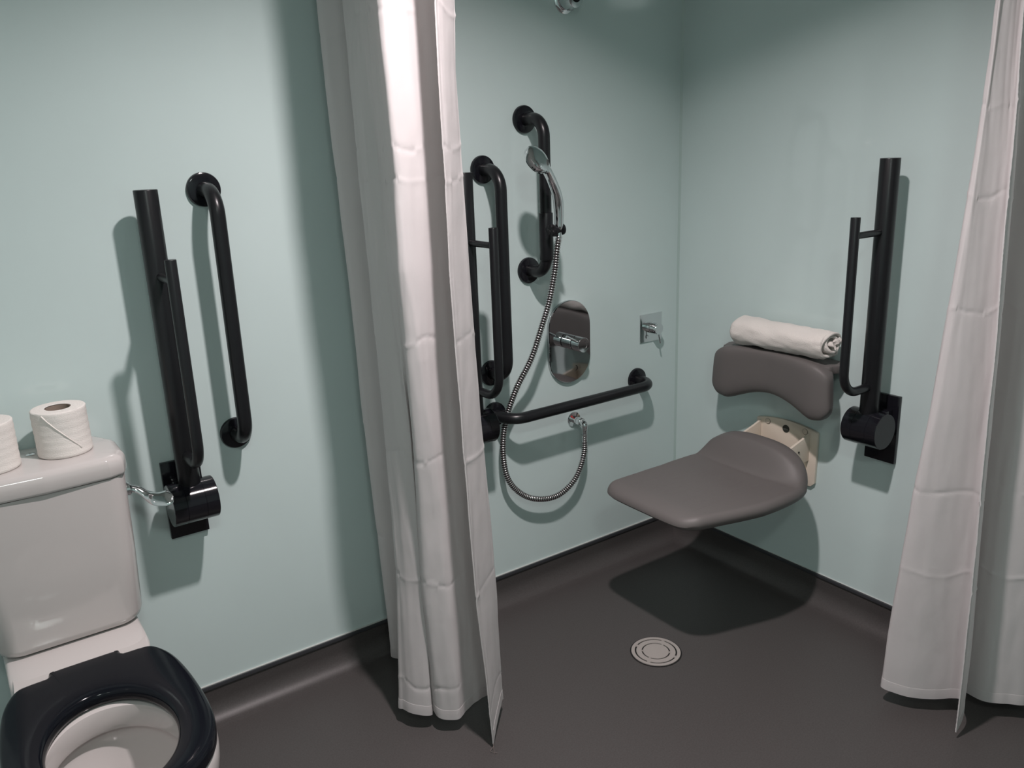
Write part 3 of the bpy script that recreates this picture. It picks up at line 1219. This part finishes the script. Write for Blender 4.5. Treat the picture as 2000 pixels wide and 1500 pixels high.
# curtain rail above
rl = thing('curtain_rail', (-1.2, 0, 2.30), 'white curved curtain rail above both shower curtains', 'curtain rail')
pth = fillet([(-1.2, -0.001, 2.30), (-1.2, -1.2, 2.30), (-0.001, -1.2, 2.30)], [0, 0.5, 0], 20)
MB().tube([tuple(Vector(p) - Vector((-1.2, 0, 2.30))) for p in pth], 0.009, 14).build('rail_tube', 'lamp_trim', rl)
for (x, y, z), ax in (((-1.2, 0, 2.30), (0, -1, 0)), ((0, -1.2, 2.30), (-1, 0, 0))):
    MB().lathe([(0.022, 0), (0.022, 0.005), (0.012, 0.010)], (x + 1.2, y, 0), ax, 24).build('end_bracket', 'lamp_trim', rl)
for c0, P3, root, along in ((LP, P3L, cl, 'y'), (RP, P3R, cr, 'x')):
    nH = 6
    top = P3[-1]
    for i in range(nH):
        p = top[int((len(top) - 1) * (i + 0.5) / nH)]
        if along == 'y':
            q0 = Vector((-1.2, p.y, 2.30))
        else:
            q0 = Vector((p.x, -1.2, 2.30))
        ring = [q0 + Vector((math.cos(a) * 0.013, 0, math.sin(a) * 0.013)) if along == 'y' else
                q0 + Vector((0, math.cos(a) * 0.013, math.sin(a) * 0.013)) for a in [2 * PI * k / 16 for k in range(17)]]
        hk = MB()
        hk.tube([tuple(x - Vector(c0)) for x in ring], 0.0015, 6, caps=False)
        hk.tube([tuple(q0 + Vector((0, 0, -0.013)) - Vector(c0)), tuple(p + Vector((0, 0, -0.004)) - Vector(c0))], 0.0015, 6)
        hk.build('curtain_hook', 'lamp_trim', root)

# ------------------------------------------------------------------ toilet
TX = -2.032
to = thing('toilet', (TX, 0, 0), 'white close-coupled toilet with open black ring seat', 'toilet')


def rrect(hw, y0, y1, r0, r1, n=8):
    """closed outline; y0 = wall side (greater), y1 = front; r0 back corner radius, r1 front corner radius"""
    pts_ = []
    for (cx_, cy_, a0, r) in ((hw - r0, y0 - r0, 0, r0), (-hw + r0, y0 - r0, PI / 2, r0), (-hw + r1, y1 + r1, PI, r1), (hw - r1, y1 + r1, 1.5 * PI, r1)):
        for k in range(n + 1):
            a = a0 + PI / 2 * k / n
            pts_.append((cx_ + r * math.cos(a), cy_ + r * math.sin(a)))
    return pts_


# cistern
cs = MB()
lv = [(0.452, -0.012), (0.456, -0.004), (0.470, 0.0), (0.62, 0.006), (0.792, 0.010), (0.796, 0.010)]
cs.loft([[(x, y, z - 0.010 * (1 - min(1, abs(x) / 0.14) ** 2) * (1 if z < 0.475 else 0)) for x, y in
          rrect(0.147 + d, -0.006, -0.192 - d, 0.02, 0.045)] for z, d in lv], cap0=True, cap1=True)
cs.build('cistern', 'ceramic', to, angle=50)
ld_ = MB()


def lid_outline(d):
    hw, yb_, yf = 0.163 + d, -0.004, -0.208 - d
    return [(x, y) for x, y in chamf(hw, yb_, yf)]


def chamf(hw, yb_, yf):
    P_ = [(hw - 0.030, yb_), (hw - 0.002, yb_ - 0.060), (hw, yb_ - 0.075), (hw, yf + 0.045), (hw - 0.010, yf + 0.014), (hw - 0.040, yf + 0.001), (hw - 0.09, yf - 0.001),
          (0, yf - 0.004)]
    full_ = P_ + [(-x, y) for x, y in P_[-2::-1]]
    V_ = fillet([(x, y, 0) for x, y in [((0), yb_)] + full_ + [(0, yb_)]], [0] + [0.012] * 3 + [0.01] * (len(full_) - 6) + [0.012] * 3 + [0], 4)
    return [(p.x, p.y) for p in V_[:-1]]


def lid_loop(d, z):
    o = chamf(0.163, -0.004, -0.208)
    res = []
    for x, y in o:
        res.append((x * (1 + d / 0.163), -0.106 + (y + 0.106) * (1 + d / 0.104), z))
    for i, (x, y, z_) in enumerate(res):
        if y > -0.004:
            res[i] = (x, -0.004, z_)
    return res


ld_.loft([lid_loop(-0.008, 0.797), lid_loop(-0.002, 0.799), lid_loop(0.0, 0.804), lid_loop(0.0, 0.822), lid_loop(-0.001, 0.832), lid_loop(-0.004, 0.838), lid_loop(-0.009, 0.842),
          lid_loop(-0.016, 0.8444), lid_loop(-0.06, 0.845)], cap0=True, cap1=True)
lid = ld_.build('cistern_lid', 'ceramic', to, angle=50)
MB().lathe([(0.0095, 0.0), (0.0095, 0.0015), (0.0075, 0.0032), (0.004, 0.0036), (0.0035, 0.0028)], (-0.006, -0.072, 0.8450), (0, 0, 1), 28).build('lid_screw', 'chrome', to)
# flush lever on the right side
lvr = MB()
lvr.lathe([(0.0155, -0.004), (0.0160, 0.002), (0.0160, 0.006), (0.012, 0.009), (0.008, 0.011)], (0.156, -0.150, 0.748), (1, 0, 0), 28)
lvr.build('lever_boss', 'chrome', to)
lvr = MB()
pa = catmull([(0.162, -0.150, 0.748), (0.178, -0.156, 0.742), (0.192, -0.168, 0.730), (0.206, -0.185, 0.722), (0.226, -0.196, 0.722), (0.240, -0.198, 0.724)], 6)
lp2 = []
for i, p in enumerate(pa):
    t_ = i / (len(pa) - 1)
    wd = interp(t_, [0, 0.35, 0.6, 0.8, 0.95, 1], [0.009, 0.009, 0.0155, 0.019, 0.015, 0.004])
    th = interp(t_, [0, 0.4, 0.8, 1], [0.007, 0.004, 0.0035, 0.0015])
    tn = (pa[min(i + 1, len(pa) - 1)] - pa[max(0, i - 1)]).normalized()
    sd = tn.cross(Vector((0, 0, 1))).normalized()
    ax_ = Vector((0, -0.72, -0.69))
    sd = (ax_ - tn * ax_.dot(tn)).normalized()
    up = sd.cross(tn)
    lp2.append([tuple(p + sd * wd * math.cos(2 * PI * k / 16) + up * th * math.sin(2 * PI * k / 16)) for k in range(16)])
lvr.loft(lp2, cap0=True, cap1=True)
lvr.build('flush_lever', 'chrome', to, angle=60)

# pan
pan_half = [(0.0, -0.004), (0.134, -0.004), (0.137, -0.05), (0.132, -0.18), (0.132, -0.29), (0.145, -0.36), (0.160, -0.44), (0.170, -0.52), (0.172, -0.60), (0.166, -0.66),
            (0.150, -0.71), (0.122, -0.752), (0.085, -0.780), (0.042, -0.794), (0, -0.798)]


def closed_from_half(half, step=0.010, smooth=True):
    pts_ = half + [(-x, y) for x, y in half[-2:0:-1]]
    V_ = [Vector((x, y, 0)) for x, y in pts_ + [pts_[0]]]
    if smooth:
        V_ = catmull([tuple(p) for p in V_], 6)
    return [(p.x, p.y) for p in resample(V_, step)[:-1]]


po = closed_from_half(pan_half)
CY = -0.61


def pan_ring(o, s_, sy, z, yc=CY, deck=True):
    out2 = []
    for x, y in o:
        yy = yc + (y - yc) * sy if y < yc else y
        if y > yc:
            yy = yc + (y - yc) * (1.0)
        out2.append((x * s_, min(yy, -0.004), z))
    return out2


def decked(loop, zr):
    # rim level in front, slightly lower level deck at the back rising to meet the cistern
    return loop


pn = MB()
outer = [pan_ring(po, 0.66, 0.62, 0.0), pan_ring(po, 0.66, 0.62, 0.03), pan_ring(po, 0.68, 0.68, 0.16), pan_ring(po, 0.80, 0.84, 0.28), pan_ring(po, 0.94, 0.96, 0.36),
         pan_ring(po, 0.985, 0.99, 0.40), pan_ring(po, 0.99, 0.995, 0.425), pan_ring(po, 0.965, 0.985, 0.436)]
pn.loft(outer, cap0=True)
# inner opening outline sampled with matching angles around the bowl centre
BC = Vector((0, -0.605, 0))


def inner_pt(x, y, a_, b_, cy=-0.605):
    d = Vector((x, y, 0)) - Vector((0, cy, 0))
    th = math.atan2(d.y / b_, d.x / a_)
    return (a_ * math.cos(th), cy + b_ * math.sin(th))


def inner_loop(a_, b_, z, cy=-0.605):
    return [(*inner_pt(x, y, a_, b_, cy), z) for x, y in po]


rim = outer[-1]
inn0 = inner_loop(0.118, 0.150, 0.437)
# flat deck between
md_ = []
for f in (0.0, 0.35, 0.7, 1.0):
    md_.append([tuple(Vector(p).lerp(Vector(q_), f) * 1.0) for p, q_ in zip(rim, inn0)])
pn.loft(md_)
pn.loft([inn0, inner_loop(0.112, 0.143, 0.434), inner_loop(0.110, 0.141, 0.425), inner_loop(0.110, 0.141, 0.395), inner_loop(0.113, 0.144, 0.385),
         inner_loop(0.122, 0.153, 0.384), inner_loop(0.128, 0.160, 0.376), inner_loop(0.124, 0.156, 0.350),
         inner_loop(0.106, 0.136, 0.315, -0.600), inner_loop(0.084, 0.110, 0.285, -0.585), inner_loop(0.062, 0.085, 0.262, -0.570), inner_loop(0.050, 0.065, 0.240, -0.560),
         inner_loop(0.045, 0.055, 0.20, -0.550), inner_loop(0.040, 0.045, 0.14, -0.540)], cap1=True)
pn.build('pan', 'ceramic', to, angle=50, merge=0.0002)
# fillet block joining cistern shelf to the pan deck
sf = MB()
sf.loft([[(x, y, z) for x, y in rrect(hw, -0.006, yf, 0.015, 0.05)] for z, hw, yf in
         ((0.400, 0.1345, -0.300), (0.428, 0.1345, -0.300), (0.436, 0.133, -0.270), (0.440, 0.130, -0.235), (0.443, 0.126, -0.19), (0.4445, 0.10, -0.15))], cap0=True, cap1=True)
sf.build('pan_shelf', 'ceramic', to, angle=60)
wt = MB()
wt.loft([inner_loop(0.0525, 0.070, 0.2445, -0.562), inner_loop(0.001, 0.001, 0.2445, -0.562)], cap1=True)
wt.build('water', 'water', to)

# seat ring
sh_half = [(0.0, -0.325), (0.040, -0.325), (0.0655, -0.326), (0.0685, -0.330), (0.0690, -0.341), (0.073, -0.345), (0.100, -0.346), (0.122, -0.350), (0.136, -0.364), (0.152, -0.400), (0.163, -0.450), (0.170, -0.520), (0.172, -0.60),
           (0.168, -0.66), (0.154, -0.715), (0.128, -0.757), (0.090, -0.788), (0.045, -0.803), (0, -0.807)]
pts_ = sh_half + [(-x, y) for x, y in sh_half[-2:0:-1]]
V_ = [Vector((x, y, 0)) for x, y in pts_ + [pts_[0]]]
tab_end = 6
front = catmull([tuple(p) for p in V_[tab_end:len(V_) - tab_end]], 5)
V_ = V_[:tab_end] + front + V_[len(V_) - tab_end + 0:]
so2 = []
for a, b_ in zip(V_[:-1], V_[1:]):
    L_ = (b_ - a).length
    k = max(1, int(L_ / 0.008))
    for i in range(k):
        p = a.lerp(b_, i / k)
        so2.append((p.x, p.y))
SCY = -0.607


def so_off(d):
    res = []
    n = len(so2)
    for i in range(n):
        a = Vector((*so2[i - 1], 0))
        b_ = Vector((*so2[(i + 1) % n], 0))
        t_ = (b_ - a).normalized()
        nn = Vector((-t_.y, t_.x, 0))
        p = Vector((*so2[i], 0))
        if nn.dot(Vector((0, -0.5, 0)) - p) < 0:
            nn = -nn
        q_ = p + nn * d
        res.append((q_.x * 0.985, q_.y + 0.009))
    return res


def si(a_, b_, z):
    return [(*inner_pt(x, y, a_, b_, SCY), z) for x, y in so2]


ztp = 0.4700
zb = 0.4390
lo3 = [[(x, y, zb + 0.001) for x, y in so_off(0.006)], [(x, y, zb + 0.004) for x, y in so_off(0.001)], [(x, y, zb + 0.012) for x, y in so_off(0)],
       [(x, y, ztp - 0.010) for x, y in so_off(0.0008)], [(x, y, ztp - 0.004) for x, y in so_off(0.003)], [(x, y, ztp - 0.001) for x, y in so_off(0.007)]]
oo = [(x, y, ztp) for x, y in so_off(0.012)]
ii = si(0.116, 0.160, ztp - 0.001)
lo3.append(oo)
for f in (0.25, 0.5, 0.75):
    lo3.append([(p[0] * (1 - f) + q_[0] * f, p[1] * (1 - f) + q_[1] * f, ztp + 0.0015 * math.sin(PI * f)) for p, q_ in zip(oo, ii)])
lo3 += [ii, si(0.110, 0.154, ztp - 0.004), si(0.1065, 0.1505, ztp - 0.010), si(0.1055, 0.1495, ztp - 0.018), si(0.1075, 0.1515, zb + 0.004), si(0.112, 0.156, zb + 0.001)]
sr = MB()
lo3.append(lo3[0])
sr.loft(lo3)
sr.build('seat_ring', 'seat_black', to, angle=50, merge=0.00005)
for s_ in (1, -1):
    hg = MB()
    hg.box((s_ * 0.052 - 0.010, -0.345, 0.436), (s_ * 0.052 + 0.010, -0.328, 0.458), 0.003)
    hg.build('seat_hinge', 'seat_black', to)
# side fixing cap on the right of the pan
cpf = MB()
cpf.lathe([(0.014, 0.0), (0.014, 0.004), (0.011, 0.007)], (0.152, -0.630, 0.392), (1, -0.2, -0.2), 24)
cpf.build('fixing_cap', 'ceramic', to)


# ------------------------------------------------------------------ toilet rolls
def toilet_roll(x, y, label, rot):
    t = thing('toilet_roll', (x, y, 0.8455), label, 'toilet roll', None, (0, 0, rot))
    H = 0.100
    R0 = 0.0535
    r_in = 0.0245
    n = 96
    body = MB()
    def ring_(r, z, wob=0.0):
        return [(r * (1 + wob * noise.noise(Vector((math.cos(a) * 2, math.sin(a) * 2, z * 30)))) * math.cos(a),
                 r * (1 + wob * noise.noise(Vector((math.cos(a) * 2, math.sin(a) * 2, z * 30)))) * math.sin(a), z) for a in [2 * PI * k / n for k in range(n)]]
    lp_ = [ring_(r_in, 0.0), ring_(R0 - 0.002, 0.0), ring_(R0, 0.002, 0.01)]
    for k in range(1, 20):
        lp_.append(ring_(R0 + 0.0004 * math.sin(k * 1.9), 0.002 + (H - 0.004) * k / 20, 0.012))
    lp_ += [ring_(R0, H - 0.002, 0.01), ring_(R0 - 0.0015, H)]
    for k in range(1, 8):
        lp_.append(ring_(R0 - 0.0015 - (R0 - r_in - 0.0025) * k / 8, H + 0.0004 * math.sin(k * 2.5), 0.004))
    lp_ += [ring_(r_in + 0.0008, H - 0.0003)]
    body.loft(lp_)
    body.build('paper', 'paper', t, angle=50)
    core = MB()
    core.loft([ring_(r_in + 0.0006, 0.0003), ring_(r_in + 0.0006, H - 0.0015), ring_(r_in - 0.0006, H - 0.0015), ring_(r_in - 0.0006, 0.0003)])
    core.build('cardboard_core', 'cardboard', t)
    # diagonal folded end sheet
    dg = MB()
    rows_ = []
    for k in range(25):
        u = k / 24
        a = -0.35 + 1.25 * u
        z = H - 0.004 - (H * 0.80) * u
        r = R0 + 0.0006
        row = []
        for dz, dr_ in ((-0.0022, -0.0008), (-0.0012, 0.0008), (0.0, 0.0016), (0.0012, 0.0008), (0.0022, -0.0008)):
            row.append(((r + dr_) * math.cos(a), (r + dr_) * math.sin(a), z + dz * 0.8))
        rows_.append(row)
    dg.loft(rows_, close=False)
    dg.build('folded_edge', 'paper', t, angle=80)
    return t


toilet_roll(-1.973, -0.098, 'right-hand white toilet roll on the cistern lid, whole in view', math.radians(-112))
toilet_roll(-2.112, -0.112, 'left-hand white toilet roll on the cistern lid, cut by the photo edge', math.radians(-200))
